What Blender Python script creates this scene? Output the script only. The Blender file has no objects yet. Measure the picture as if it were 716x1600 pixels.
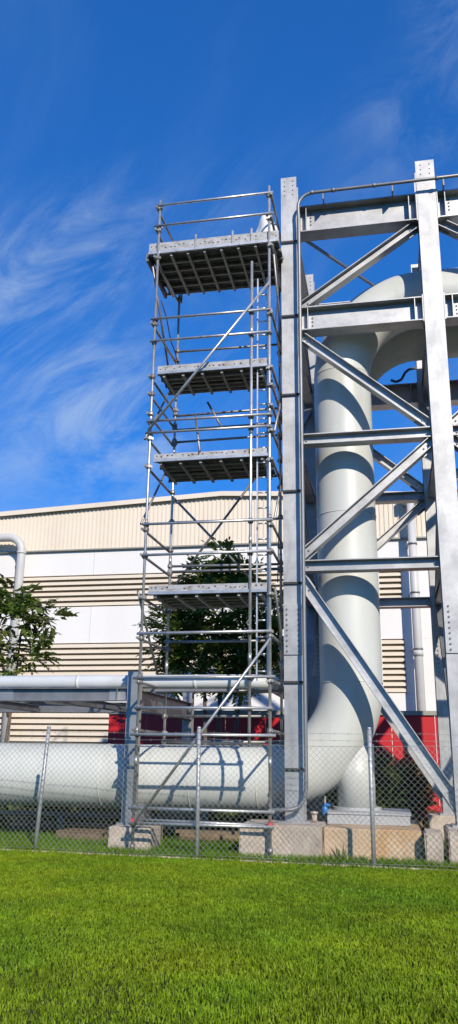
import bpy, bmesh, math, random
import numpy as np
from mathutils import Vector, Matrix

random.seed(7)
rng = np.random.default_rng(7)
scene = bpy.context.scene
col = scene.collection

# ------------------------------------------------------------------ camera
PITCH, YAW, ROLL = .29255, .19549, -.0134146          # radians, yaw to the left of the facade normal
fw = Vector((-math.sin(YAW) * math.cos(PITCH), math.cos(YAW) * math.cos(PITCH), math.sin(PITCH)))
rt = Vector((math.cos(YAW), math.sin(YAW), 0))
dn = fw.cross(rt)
c_, s_ = math.cos(ROLL), math.sin(ROLL)
right = c_ * rt + s_ * dn
down = -s_ * rt + c_ * dn
cam = bpy.data.cameras.new('camera')
cam_o = bpy.data.objects.new('camera', cam)
col.objects.link(cam_o)
m = Matrix((right, -down, -fw)).transposed().to_4x4()
m.translation = Vector((0, 0, 1.5))
cam_o.matrix_world = m
cam.sensor_fit = 'VERTICAL'
cam.sensor_height = 24
cam.lens = 24 * 1270.37 / 1600
cam.clip_start = .1
cam.clip_end = 5000
scene.camera = cam_o

# ------------------------------------------------------------------ world, sun, exposure
SUN_AZ, SUN_EL = math.radians(28), math.radians(29)    # azimuth to the right of straight behind the camera
sun_dir = Vector((math.sin(SUN_AZ) * math.cos(SUN_EL), -math.cos(SUN_AZ) * math.cos(SUN_EL), math.sin(SUN_EL)))
world = bpy.data.worlds.new('World')
scene.world = world
world.use_nodes = True
wn, wl = world.node_tree.nodes, world.node_tree.links
wn.clear()
def wnode(t, **k):
    n = wn.new(t)
    for a, b in k.items(): setattr(n, a, b)
    return n
sky = wnode('ShaderNodeTexSky', sky_type='NISHITA', sun_disc=False)
sky.sun_elevation = SUN_EL
sky.sun_rotation = math.pi - SUN_AZ
sky.altitude = 0
sky.air_density = 1.0
sky.dust_density = .1
sky.ozone_density = 2.0
hs = wnode('ShaderNodeHueSaturation')
hs.inputs['Hue'].default_value = .5
hs.inputs['Saturation'].default_value = 1.12
hs.inputs['Value'].default_value = 1.0
wl.new(sky.outputs[0], hs.inputs['Color'])
# thin cirrus: stretched noise over the sky's directions
tc = wnode('ShaderNodeTexCoord')
def cloud(loc, tilt, scl, nscale, lo, hi, dist, detail=9, rough=.6):
    # strands lie along a slope: turn the direction about the Y axis, then stretch it
    ro = wnode('ShaderNodeVectorRotate', rotation_type='Y_AXIS'); wl.new(tc.outputs['Generated'], ro.inputs['Vector']); ro.inputs['Angle'].default_value = tilt
    mp = wnode('ShaderNodeMapping'); wl.new(ro.outputs[0], mp.inputs[0])
    mp.inputs['Location'].default_value = loc; mp.inputs['Scale'].default_value = scl
    nz = wnode('ShaderNodeTexNoise'); wl.new(mp.outputs[0], nz.inputs['Vector'])
    nz.inputs['Scale'].default_value = nscale; nz.inputs['Detail'].default_value = detail
    nz.inputs['Roughness'].default_value = rough; nz.inputs['Distortion'].default_value = dist
    mr = wnode('ShaderNodeMapRange'); mr.interpolation_type = 'SMOOTHSTEP'
    wl.new(nz.outputs['Fac'], mr.inputs['Value'])
    mr.inputs['From Min'].default_value = lo; mr.inputs['From Max'].default_value = hi
    return mr
SEED = 22.65
big = cloud((3.1 + SEED, 1.7, SEED), .45, (.8, 1, 1.5), 2.0, .45, .66, .2, 3, .5)       # where the cirrus gathers
fine = cloud((.4, 2.2 + SEED, 0), .55, (.8, 1, 2.4), 5.0, .38, .72, .9, 11, .66)                 # its torn strands
veil = cloud((7.7 - SEED, .2, 0), .9, (.6, 1, 1.6), 2.4, .42, .85, .5, 6)
mu = wnode('ShaderNodeMath', operation='MULTIPLY'); wl.new(big.outputs[0], mu.inputs[0]); wl.new(fine.outputs[0], mu.inputs[1])
m2 = wnode('ShaderNodeMath', operation='MULTIPLY_ADD'); wl.new(veil.outputs[0], m2.inputs[0]); m2.inputs[1].default_value = .16; 
wl.new(mu.outputs[0], m2.inputs[2])
m3 = wnode('ShaderNodeMath', operation='MULTIPLY'); wl.new(m2.outputs[0], m3.inputs[0]); m3.inputs[1].default_value = .55; m3.use_clamp = True
mixc = wnode('ShaderNodeMix', data_type='RGBA'); wl.new(m3.outputs[0], mixc.inputs['Factor'])
tint = wnode('ShaderNodeMix', data_type='RGBA', blend_type='MULTIPLY'); tint.inputs['Factor'].default_value = 1
wl.new(hs.outputs[0], tint.inputs['A']); tint.inputs['B'].default_value = (.60, 1.08, 1.34, 1)
scl_ = wnode('ShaderNodeVectorMath', operation='SCALE'); wl.new(tint.outputs['Result'], scl_.inputs[0]); scl_.inputs['Scale'].default_value = .13
gam = wnode('ShaderNodeGamma'); wl.new(scl_.outputs[0], gam.inputs['Color']); gam.inputs['Gamma'].default_value = .65
grd = wnode('ShaderNodeMix', data_type='RGBA', blend_type='MULTIPLY'); grd.inputs['Factor'].default_value = 1
wl.new(gam.outputs[0], grd.inputs['A']); grd.inputs['B'].default_value = (1.08, 3.45, 6.85, 1)
wl.new(grd.outputs['Result'], mixc.inputs['A']); mixc.inputs['B'].default_value = (4.6, 5.6, 6.6, 1)
bg = wnode('ShaderNodeBackground'); wl.new(mixc.outputs['Result'], bg.inputs['Color'])
bg.inputs['Strength'].default_value = .13
wo = wnode('ShaderNodeOutputWorld'); wl.new(bg.outputs[0], wo.inputs['Surface'])

sun = bpy.data.lights.new('sun', 'SUN')
sun.energy = 5.0
sun.angle = math.radians(.53)
sun.color = (1, .91, .78)
sun_o = bpy.data.objects.new('sun', sun)
col.objects.link(sun_o)
sun_o.rotation_euler = sun_dir.to_track_quat('Z', 'Y').to_euler()
sun_o.location = sun_dir * 60
scene.view_settings.view_transform = 'Standard'
scene.view_settings.look = 'None'
scene.view_settings.exposure = 0.0
scene.view_settings.gamma = 1
scene.cycles.max_bounces = 8

# ------------------------------------------------------------------ materials
def material(name, base, rough=.6, metal=0., var=.12, scale=3., stain=None, stain_amt=0., stain_scale=(1., 1., 1.), stain_lo=.52, stain_hi=.72,
             bump=0., bump_scale=40., spangle=0., spec=.5, trans=None, attr=None):
    mt = bpy.data.materials.new(name); mt.use_nodes = True
    n, l = mt.node_tree.nodes, mt.node_tree.links
    p = n['Principled BSDF']
    p.inputs['Roughness'].default_value = rough
    p.inputs['Metallic'].default_value = metal
    p.inputs['Specular IOR Level'].default_value = spec
    co = n.new('ShaderNodeTexCoord')
    nz = n.new('ShaderNodeTexNoise'); l.new(co.outputs['Object'], nz.inputs['Vector'])
    nz.inputs['Scale'].default_value = scale; nz.inputs['Detail'].default_value = 6; nz.inputs['Roughness'].default_value = .6
    ramp = n.new('ShaderNodeMapRange'); l.new(nz.outputs['Fac'], ramp.inputs['Value'])
    ramp.inputs['From Min'].default_value = .3; ramp.inputs['From Max'].default_value = .7
    ramp.inputs['To Min'].default_value = 1 - var; ramp.inputs['To Max'].default_value = 1 + var
    mul = n.new('ShaderNodeVectorMath'); mul.operation = 'SCALE'
    mul.inputs[0].default_value = base[:3]; l.new(ramp.outputs[0], mul.inputs['Scale'])
    out = mul.outputs[0]
    oi = n.new('ShaderNodeObjectInfo'); ov = n.new('ShaderNodeMapRange'); l.new(oi.outputs['Random'], ov.inputs['Value'])   # every piece a little different
    k_ = .16 if metal > .3 else (.05 if metal > 0 else .03)
    ov.inputs['To Min'].default_value = 1 - k_; ov.inputs['To Max'].default_value = 1 + k_ * .6
    om = n.new('ShaderNodeVectorMath'); om.operation = 'SCALE'; l.new(out, om.inputs[0]); l.new(ov.outputs[0], om.inputs['Scale']); out = om.outputs[0]
    if attr:
        at = n.new('ShaderNodeAttribute'); at.attribute_name = attr
        mm = n.new('ShaderNodeVectorMath'); mm.operation = 'MULTIPLY'
        l.new(out, mm.inputs[0]); l.new(at.outputs['Color'], mm.inputs[1]); out = mm.outputs[0]
    if spangle:
        vo = n.new('ShaderNodeTexVoronoi'); l.new(co.outputs['Object'], vo.inputs['Vector']); vo.inputs['Scale'].default_value = 22
        sx = n.new('ShaderNodeSeparateColor'); l.new(vo.outputs['Color'], sx.inputs[0])
        mr = n.new('ShaderNodeMapRange'); l.new(sx.outputs[0], mr.inputs['Value'])
        mr.inputs['To Min'].default_value = 1 - spangle; mr.inputs['To Max'].default_value = 1 + spangle
        sc = n.new('ShaderNodeVectorMath'); sc.operation = 'SCALE'; l.new(out, sc.inputs[0]); l.new(mr.outputs[0], sc.inputs['Scale']); out = sc.outputs[0]
    if stain:
        mp = n.new('ShaderNodeMapping'); l.new(co.outputs['Object'], mp.inputs[0]); mp.inputs['Scale'].default_value = stain_scale
        n2 = n.new('ShaderNodeTexNoise'); l.new(mp.outputs[0], n2.inputs['Vector']); n2.inputs['Scale'].default_value = 1; n2.inputs['Detail'].default_value = 7
        n2.inputs['Roughness'].default_value = .68
        r2 = n.new('ShaderNodeMapRange'); l.new(n2.outputs['Fac'], r2.inputs['Value'])
        r2.inputs['From Min'].default_value = stain_lo; r2.inputs['From Max'].default_value = stain_hi; r2.inputs['To Max'].default_value = stain_amt
        mx = n.new('ShaderNodeMix'); mx.data_type = 'RGBA'; l.new(r2.outputs[0], mx.inputs['Factor']); l.new(out, mx.inputs['A']); mx.inputs['B'].default_value = (*stain, 1)
        out = mx.outputs['Result']
    l.new(out, p.inputs['Base Color'])
    if bump:
        n3 = n.new('ShaderNodeTexNoise'); l.new(co.outputs['Object'], n3.inputs['Vector']); n3.inputs['Scale'].default_value = bump_scale; n3.inputs['Detail'].default_value = 5
        b = n.new('ShaderNodeBump'); b.inputs['Strength'].default_value = bump; b.inputs['Distance'].default_value = .02
        l.new(n3.outputs['Fac'], b.inputs['Height']); l.new(b.outputs[0], p.inputs['Normal'])
    if trans:
        tr = n.new('ShaderNodeBsdfTranslucent'); l.new(out, tr.inputs['Color'])
        ms = n.new('ShaderNodeMixShader'); ms.inputs[0].default_value = trans
        l.new(p.outputs[0], ms.inputs[1]); l.new(tr.outputs[0], ms.inputs[2])
        l.new(ms.outputs[0], n['Material Output'].inputs['Surface'])
    return mt

M = {
 'galv': material('galvanised_steel', (.395, .395, .39), .54, .85, .18, 2.2, (.27, .275, .285), .7, (5, 5, 1.1), .5, .72, .05, 60, .035),
 'galv_b': material('galvanised_beam', (.42, .42, .415), .52, .85, .2, 1.7, (.27, .27, .275), .7, (1.6, 4, 5), .5, .75, .05, 60, .05),
 'galv_dull': material('dull_galvanised', (.24, .245, .25), .55, .75, .18, 3.5, (.2, .2, .2), .5, (6, 6, 2), .5, .75),
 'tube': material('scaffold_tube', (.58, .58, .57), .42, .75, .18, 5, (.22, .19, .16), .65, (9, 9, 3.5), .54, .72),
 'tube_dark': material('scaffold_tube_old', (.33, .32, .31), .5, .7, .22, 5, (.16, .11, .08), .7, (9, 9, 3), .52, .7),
 'coupler': material('coupler_steel', (.30, .29, .28), .5, .6, .3, 9, (.22, .10, .05), .6, (12, 12, 12), .55, .7),
 'toe': material('toe_board_steel', (.40, .40, .395), .55, .35, .2, 9, (.20, .15, .11), .75, (5, 8, 16), .50, .66),
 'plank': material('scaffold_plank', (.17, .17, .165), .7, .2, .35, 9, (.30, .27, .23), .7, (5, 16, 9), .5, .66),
 'bearer': material('deck_bearer', (.40, .385, .36), .6, .4, .2, 7, (.2, .11, .06), .5, (8, 8, 8), .55, .7),
 'pipe': material('pipe_paint', (.565, .58, .545), .42, 0, .035, 1.4, (.40, .40, .345), .6, (1.6, 1.6, .45), .50, .76, .03, 5),
 'pipe_small': material('pipe_paint_white', (.60, .62, .62), .45, 0, .05, 2, (.42, .43, .41), .5, (1.5, 3, 3), .5, .8),
 'conduit': material('grey_conduit', (.25, .26, .27), .45, .4, .12, 4),
 'dark': material('black_strap', (.03, .03, .032), .6, 0, .2, 4),
 'bolt': material('bolt_steel', (.16, .16, .17), .5, .5, .2, 20),
 'concrete': material('concrete', (.50, .42, .34), .9, 0, .14, 5, (.24, .20, .165), .75, (2.2, 2.2, 1.3), .5, .72, .5, 30, 0, .2),
 'concrete_o': material('stained_concrete', (.56, .415, .27), .9, 0, .16, 3, (.46, .25, .09), .8, (1.6, 1.6, 1.1), .47, .66, .5, 30, 0, .2),
 'plinth': material('painted_plinth', (.40, .41, .41), .6, 0, .1, 4, (.3, .3, .28), .6, (2, 2, 5), .5, .75),
 'white_wall': material('white_panel', (.74, .725, .705), .7, 0, .02, .5, (.66, .64, .60), .5, (.5, .5, .12), .52, .8),
 'cladding': material('cream_cladding', (.73, .645, .53), .6, 0, .03, .6, (.52, .46, .37), .5, (.9, .9, .12), .5, .8),
 'louvre': material('cream_louvre', (.74, .655, .53), .6, 0, .04, .7, (.55, .48, .38), .5, (.4, 1, 3), .5, .8),
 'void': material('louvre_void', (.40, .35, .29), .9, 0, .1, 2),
 'roof': material('metal_roof', (.62, .59, .54), .5, .1, .05, 1),
 'red': material('red_sheet', (.50, .012, .018), .45, 0, .1, 1.3, (.30, .008, .012), .6, (.8, .8, .5), .5, .75),
 'cap': material('grey_cap', (.30, .29, .25), .6, .1, .1, 3),
 'drain': material('drain_pipe', (.52, .515, .50), .5, 0, .05, 2, (.4, .39, .37), .5, (3, 3, .7), .5, .75),
 'leaf': material('leaf', (.10, .155, .026), .42, 0, .25, 1.2, attr='tint', trans=.28),
 'leaf_dark': material('leaf_dark', (.115, .185, .034), .45, 0, .25, 1.2, attr='tint', trans=.45),
 'leaf_rust': material('leaf_rust', (.15, .075, .022), .5, 0, .3, 1.5, attr='tint', trans=.25),
 'bark': material('bark', (.13, .10, .075), .9, 0, .3, 8, bump=.6, bump_scale=30),
 'grass': material('grass_blades', (.245, .37, .015), .55, 0, .16, .9, attr='tint', trans=.40, spec=.25),
 'weed': material('weed_leaf', (.12, .20, .04), .5, 0, .25, 3, trans=.3),
 'soil': material('lawn_soil', (.035, .045, .010), .95, 0, .35, 6, (.09, .07, .035), .6, (1.2, 1.2, 1.2), .52, .72, .5, 20, 0, .1),
 'chain': material('chain_link_wire', (.30, .33, .31), .5, .4, .15, 3),
 'post': material('fence_post', (.54, .55, .56), .5, .5, .15, 6, (.25, .24, .22), .6, (7, 7, 3), .52, .7),
 'wood': material('old_timber', (.19, .135, .08), .85, 0, .25, 4, (.16, .11, .07), .7, (3, 20, 20), .5, .7),
 'blue': material('blue_paint', (.02, .17, .50), .4, 0, .1, 8),
 'red_paint': material('red_cap', (.60, .04, .04), .5, 0, .1, 8),
 'white': material('white_sheet', (.72, .72, .70), .6, 0, .05, 3),
}

# ------------------------------------------------------------------ mesh helpers
class MB:
    def __init__(s): s.v, s.f, s.sm = [], [], []
    def add(s, vs, fs, smooth=False):
        o = len(s.v); s.v += [tuple(x) for x in vs]
        s.f += [tuple(i + o for i in q) for q in fs]; s.sm += [smooth] * len(fs)
        return s
    def hexa(s, p):                                   # p: 4 lower corners (ccw from above), 4 upper
        return s.add(p, [(3, 2, 1, 0), (4, 5, 6, 7), (0, 1, 5, 4), (1, 2, 6, 5), (2, 3, 7, 6), (3, 0, 4, 7)])
    def box(s, x0, x1, y0, y1, z0, z1):
        return s.hexa([(x0, y0, z0), (x1, y0, z0), (x1, y1, z0), (x0, y1, z0), (x0, y0, z1), (x1, y0, z1), (x1, y1, z1), (x0, y1, z1)])
    def bar(s, p0, p1, w, h, up=(0, 0, 1), off=(0, 0)):   # rectangular bar w (sideways) by h (along up)
        p0, p1 = Vector(p0), Vector(p1); d = (p1 - p0).normalized(); u = Vector(up); u = (u - d * u.dot(d)).normalized(); r = d.cross(u)
        a, b = p0 + r * off[0] + u * off[1], p1 + r * off[0] + u * off[1]
        q = []
        for pt in (a, b):
            q += [pt - r * w / 2 - u * h / 2, pt + r * w / 2 - u * h / 2, pt + r * w / 2 + u * h / 2, pt - r * w / 2 + u * h / 2]
        return s.add(q, [(0, 1, 2, 3), (7, 6, 5, 4), (1, 0, 4, 5), (2, 1, 5, 6), (3, 2, 6, 7), (0, 3, 7, 4)])
    def isec(s, p0, p1, depth, width, tf=.016, tw=.011, up=(0, 0, 1)):
        s.bar(p0, p1, width, tf, up, (0, depth / 2 - tf / 2)); s.bar(p0, p1, width, tf, up, (0, -depth / 2 + tf / 2))
        return s.bar(p0, p1, tw, depth - 2 * tf, up)
    def tube(s, pts, r, n=10, caps=True, smooth=True, r1=None):
        pts = [Vector(p) for p in pts]; k = len(pts)
        rs = r if isinstance(r, (list, tuple)) else [r + ((r1 - r) * i / (k - 1) if r1 is not None else 0) for i in range(k)]
        t0 = (pts[1] - pts[0]).normalized()
        a = Vector((0, 0, 1)) if abs(t0.z) < .9 else Vector((1, 0, 0))
        u = (a - t0 * a.dot(t0)).normalized()
        vs, fs = [], []
        for i, p in enumerate(pts):
            t = (pts[min(i + 1, k - 1)] - pts[max(i - 1, 0)]).normalized()
            u = (u - t * u.dot(t)).normalized(); w = t.cross(u)
            for j in range(n):
                an = 2 * math.pi * j / n
                vs.append(p + (u * math.cos(an) + w * math.sin(an)) * rs[i])
        for i in range(k - 1):
            for j in range(n):
                fs.append((i * n + j, i * n + (j + 1) % n, (i + 1) * n + (j + 1) % n, (i + 1) * n + j))
        s.add(vs, fs, smooth)
        if caps:
            o = len(s.v) - len(vs)
            s.f += [tuple(o + j for j in reversed(range(n))), tuple(o + (k - 1) * n + j for j in range(n))]; s.sm += [False, False]
        return s
    def mesh(s, name):
        me = bpy.data.meshes.new(name); me.from_pydata(s.v, [], s.f)
        me.polygons.foreach_set('use_smooth', s.sm); me.update()
        return me
    def build(s, name, mat, parent=None, label=None, origin=None):
        if parent is not None: o0 = abs_loc(parent)
        elif origin is not None: o0 = Vector(origin)
        else: o0 = Vector((0, 0, 0))
        s.v = [(x - o0.x, y - o0.y, z - o0.z) for x, y, z in s.v]
        return link(name, s.mesh(name), mat, parent, label, o0 if parent is None else None)

def abs_loc(o):
    l = Vector((0, 0, 0))
    while o is not None: l += o.location; o = o.parent
    return l
def link(name, me, mat, parent=None, label=None, loc=None):
    o = bpy.data.objects.new(name, me)
    if mat is not None and not me.materials: me.materials.append(M[mat])
    col.objects.link(o)
    if parent is not None: o.parent = parent
    if loc is not None: o.location = loc
    if label: o['label'] = label
    return o
def shared(name, me, parent, world, rot=None, scl=None):
    o = bpy.data.objects.new(name, me); col.objects.link(o); o.parent = parent
    o.location = Vector(world) - abs_loc(parent)
    if rot: o.rotation_euler = rot
    if scl: o.scale = scl
    return o
def thing(name, label, cat, loc=(0, 0, 0), group=None):
    o = bpy.data.objects.new(name, None); col.objects.link(o); o.location = loc; o.empty_display_size = .2
    o['label'] = label; o['category'] = cat
    if group: o['group'] = group
    return o
def tag(o, label, cat, group=None):
    o['label'] = label; o['category'] = cat
    if group: o['group'] = group
    return o
def structure(o): o['kind'] = 'structure'; return o
def bevel_box(x0, x1, y0, y1, z0, z1, b=.02, jit=.006):
    bm = bmesh.new(); bmesh.ops.create_cube(bm, size=1)
    for v in bm.verts: v.co = Vector(((x0 + x1) / 2 + v.co.x * (x1 - x0), (y0 + y1) / 2 + v.co.y * (y1 - y0), (z0 + z1) / 2 + v.co.z * (z1 - z0)))
    bmesh.ops.subdivide_edges(bm, edges=bm.edges[:], cuts=3, use_grid_fill=True)
    sharp = [e for e in bm.edges if len(e.link_faces) == 2 and e.calc_face_angle(0) > .5]
    bmesh.ops.bevel(bm, geom=sharp, offset=b, segments=2, affect='EDGES')
    for v in bm.verts: v.co += Vector((random.uniform(-jit, jit), random.uniform(-jit, jit), random.uniform(-jit, jit)))
    mb = MB(); bm.verts.index_update()
    mb.add([v.co[:] for v in bm.verts], [[v.index for v in f.verts] for f in bm.faces], False); bm.free()
    return mb
def arc(c, r, a0, a1, n, ex, ez):                      # arc about c in the plane of ex, ez
    c, ex, ez = Vector(c), Vector(ex), Vector(ez)
    return [c + ex * (r * math.cos(a0 + (a1 - a0) * i / n)) + ez * (r * math.sin(a0 + (a1 - a0) * i / n)) for i in range(n + 1)]

# ------------------------------------------------------------------ ground
def fence_y(x): return 12.80 - .073 * x
bm = MB()
xs = np.concatenate(([-1500, -300, -80], np.linspace(-30, 20, 51), [80, 300, 1500]))
ys = np.concatenate(([-300, -60, -10], np.linspace(0, 40, 41), [120, 400, 2500]))
gv = [(x, y, -.012 + .012 * math.sin(x * 1.7 + y * .9) * (abs(x) < 25)) for y in ys for x in xs]
nx = len(xs)
gf = [(j * nx + i, j * nx + i + 1, (j + 1) * nx + i + 1, (j + 1) * nx + i) for j in range(len(ys) - 1) for i in range(nx - 1)]
bm.add(gv, gf, True)
ground = structure(bm.build('ground', 'soil')); ground['label'] = 'mown lawn ground running under the fence to the warehouse'

def blades(name, px, py, h, w, mat, tint, lean=.5):
    n = len(px)
    ang = rng.uniform(0, 2 * np.pi, n); la = rng.uniform(0, 2 * np.pi, n)
    ln = rng.uniform(.1, 1, n) * lean * h
    ex, ey = np.cos(ang) * w / 2, np.sin(ang) * w / 2
    lx, ly = np.cos(la) * ln, np.sin(la) * ln
    z0 = -.02
    V = np.zeros((n, 5, 3))
    V[:, 0] = np.stack([px - ex, py - ey, np.full(n, z0)], 1); V[:, 1] = np.stack([px + ex, py + ey, np.full(n, z0)], 1)
    V[:, 2] = np.stack([px + ex * .8 + lx * .35, py + ey * .8 + ly * .35, h * .58], 1); V[:, 3] = np.stack([px - ex * .8 + lx * .35, py - ey * .8 + ly * .35, h * .58], 1)
    V[:, 4] = np.stack([px + lx, py + ly, h], 1)
    me = bpy.data.meshes.new(name)
    me.vertices.add(n * 5); me.vertices.foreach_set('co', V.reshape(-1))
    base = (np.arange(n) * 5)[:, None]
    loops = np.concatenate([base + np.array([0, 1, 2, 3]), base + np.array([3, 2, 4])], 1).reshape(-1)
    me.loops.add(n * 7); me.loops.foreach_set('vertex_index', loops.astype(np.int32))
    st = np.stack([np.arange(n) * 7, np.arange(n) * 7 + 4], 1).reshape(-1)
    me.polygons.add(n * 2); me.polygons.foreach_set('loop_start', st.astype(np.int32))
    me.update(calc_edges=True)
    ca = me.color_attributes.new('tint', 'FLOAT_COLOR', 'POINT')
    cc = np.ones((n, 5, 4)); cc[:, :, :3] = tint[:, None, :]
    ca.data.foreach_set('color', cc.reshape(-1))
    me.materials.append(M[mat])
    o = bpy.data.objects.new(name, me); col.objects.link(o); o['kind'] = 'stuff'
    return o
def vnoise(x, y, cell, seed):
    g = np.random.default_rng(seed).random((64, 64)); u, v = x / cell, y / cell
    i, j = np.floor(u).astype(int), np.floor(v).astype(int); fu, fv = u - i, v - j
    fu, fv = fu * fu * (3 - 2 * fu), fv * fv * (3 - 2 * fv)
    a, b = g[i % 64, j % 64], g[(i + 1) % 64, j % 64]; c, d = g[i % 64, (j + 1) % 64], g[(i + 1) % 64, (j + 1) % 64]
    return (a * (1 - fu) + b * fu) * (1 - fv) + (c * (1 - fu) + d * fu) * fv
def grass_tint(px, py):
    n = len(px)
    patch = .5 + .2 * np.sin(px * .55 + 1.9 * np.sin(py * .43)) + .15 * np.sin(py * 1.05 + px * .4) + .18 * np.sin(px * 2.1 + 1.3 * np.sin(py * 1.7)) + .15 * np.sin(py * 2.9 + 1.1 * np.sin(px * 2.3))
    g = rng.random(n) ** 1.3
    t = np.stack([.42 + .55 * g + .42 * patch, .55 + .48 * g + .22 * patch, .5 + .7 * g], 1)
    cl_ = .48 * vnoise(px, py, .06, 1) + .34 * vnoise(px, py, .17, 2) + .18 * vnoise(px, py, .8, 3)
    t *= (.62 + .76 * cl_)[:, None]; t[:, 0] *= .90 + .20 * vnoise(px, py, .55, 4)
    dry = rng.random(n) < .035 + .09 * (vnoise(px, py, .45, 5) > .72)
    t[dry] = np.array([1.3, 1.05, 2.0])
    return t
N = 340000
u = rng.random(N * 3); yy = 3.9 + (13.45 - 3.9) * u ** .92
xx = rng.uniform(-9.5, 4.5, N * 3)
keep = (xx > -1.6 - .52 * yy) & (xx < 1.4 + .19 * yy) & (yy < fence_y(xx) - .02)
px, py = xx[keep][:N], yy[keep][:N]
sc = .75 + .5 * (py / 9.)                                  # farther blades a little broader so the sward stays closed
lawn = blades('lawn_grass', px, py, rng.uniform(.012, .034, len(px)) * (.6 + .8 * vnoise(px, py, .11, 6)), rng.uniform(.0045, .011, len(px)) * sc, 'grass', grass_tint(px, py), 1.5)
tag(lawn, 'short bright green mown lawn in front of the fence', 'grass')
N2 = 60000
px = rng.uniform(-9.5, 3.5, N2); py = rng.uniform(0, 1, N2)
py = fence_y(px) + .03 + py ** 1.5 * 4.5
rough_g = blades('rough_grass', px, py, rng.uniform(.04, .13, N2), rng.uniform(.006, .012, N2), 'grass', grass_tint(px, py) * np.array([.62, .8, .8]), .8)
tag(rough_g, 'longer rough grass behind the fence under the pipes', 'grass')
# untrimmed fringe along the fence
N3 = 9000
px = rng.uniform(-9, 3.5, N3); py = fence_y(px) + rng.normal(0, .05, N3)
fr = blades('fence_fringe_grass', px, py, rng.uniform(.03, .12, N3) * (1 + .35 * np.sin(px * 4.) + .4 * np.sin(px * 9.7) ** 6), rng.uniform(.005, .010, N3), 'grass', grass_tint(px, py) * np.array([.8, .85, .8]), .8)
tag(fr, 'untrimmed grass fringe along the foot of the fence', 'grass')

# ------------------------------------------------------------------ warehouse
WY = 30.
wh = thing('warehouse', 'large white warehouse with cream cladding and louvre bands behind the trees', 'building', (-5, WY, 0))
X0, X1 = -30., 14.
RX = -6.2
def roof_z(x): return 11.49 - .0465 * (RX - x) if x < RX else 11.49 - .052 * (x - RX)
for z0, z1 in ((8.36, 9.44), (5.66, 7.08), (3.05, 3.74)):
    xa = X0
    while xa < X1 - .01:                                   # wall panels, butted with a narrow joint
        xb = min(xa + 6.2, X1)
        MB().box(xa + .006, xb - .006, WY, WY + .25, z0, z1).build('wall_panel', 'white_wall', wh); xa = xb
MB().box(X0, X1, WY, WY + .25, 0, 1.5).build('wall_base', 'white_wall', wh)
XL = .62                                                   # right end of the louvre bands
for z0, z1 in ((7.08, 8.36), (3.74, 5.66), (1.5, 3.05)):
    MB().box(XL + .02, X1, WY, WY + .25, z0 + .003, z1 - .003).build('wall_panel', 'white_wall', wh)
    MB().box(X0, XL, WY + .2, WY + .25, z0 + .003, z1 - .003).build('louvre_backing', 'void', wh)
    k = round((z1 - z0) / .213); st = (z1 - z0) / k
    for i in range(k):
        zb = z0 + i * st
        mb = MB()
        a, b = (zb + .030), (zb + st - .012)
        # sloping blade, lower edge out
        for xa, xb in ((X0, -.33), (-.25, XL - .05)):
            mb.hexa([(xa, WY - .05, a), (xb, WY - .05, a), (xb, WY + .15, b - .05), (xa, WY + .15, b - .05), (xa, WY - .05, a + .095), (xb, WY - .05, a + .095), (xb, WY + .15, b + .01), (xa, WY + .15, b + .01)])
        mb.build('louvre_slat', 'louvre', wh)
    for xm in (-.29, XL - .02):
        MB().box(xm - .038, xm + .038, WY - .075, WY + .19, z0 + .005, z1 - .005).build('louvre_mullion', 'white_wall', wh)
# corrugated cladding band under the roof
mb = MB(); x = X0; prof = []
while x < X1:
    for dxx, d in ((0, 0), (.09, 0), (.11, .035), (.15, .035), (.17, 0)): prof.append((x + dxx, WY - .06 - d))
    x += .17
vs = []
for x, y in prof: vs += [(x, y, 9.40), (x, y, roof_z(x) - .06)]
mb.add(vs, [(2 * i, 2 * i + 2, 2 * i + 3, 2 * i + 1) for i in range(len(prof) - 1)])
mb.build('ribbed_cladding', 'cladding', wh)
MB().box(X0, X1, WY - .13, WY - .002, 9.345, 9.398).build('cladding_flashing', 'cap', wh)
mb = MB()
for xa, xb in ((X0, RX), (RX, X1)):
    za, zb = roof_z(xa), roof_z(xb)
    mb.hexa([(xa, WY - .22, za - .05), (xb, WY - .22, zb - .05), (xb, WY + 40, zb - .05), (xa, WY + 40, za - .05), (xa, WY - .22, za + .03), (xb, WY - .22, zb + .03), (xb, WY + 40, zb + .03), (xa, WY + 40, za + .03)])
mb.build('roof_sheet', 'roof', wh)
mb = MB()
for xa, xb in ((X0, RX), (RX, X1)):
    za, zb = roof_z(xa), roof_z(xb)
    mb.hexa([(xa, WY - .25, za - .17), (xb, WY - .25, zb - .17), (xb, WY - .225, zb - .17), (xa, WY - .225, za - .17), (xa, WY - .25, za + .02), (xb, WY - .25, zb + .02), (xb, WY - .225, zb + .02), (xa, WY - .225, za + .02)])
mb.build('verge_trim', 'cladding', wh)
for xs_ in (X0, X1):
    MB().box(xs_ - .1, xs_ + .1, WY + .26, WY + 39.5, 0, roof_z(xs_) - .06).build('side_wall', 'white_wall', wh)

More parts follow.
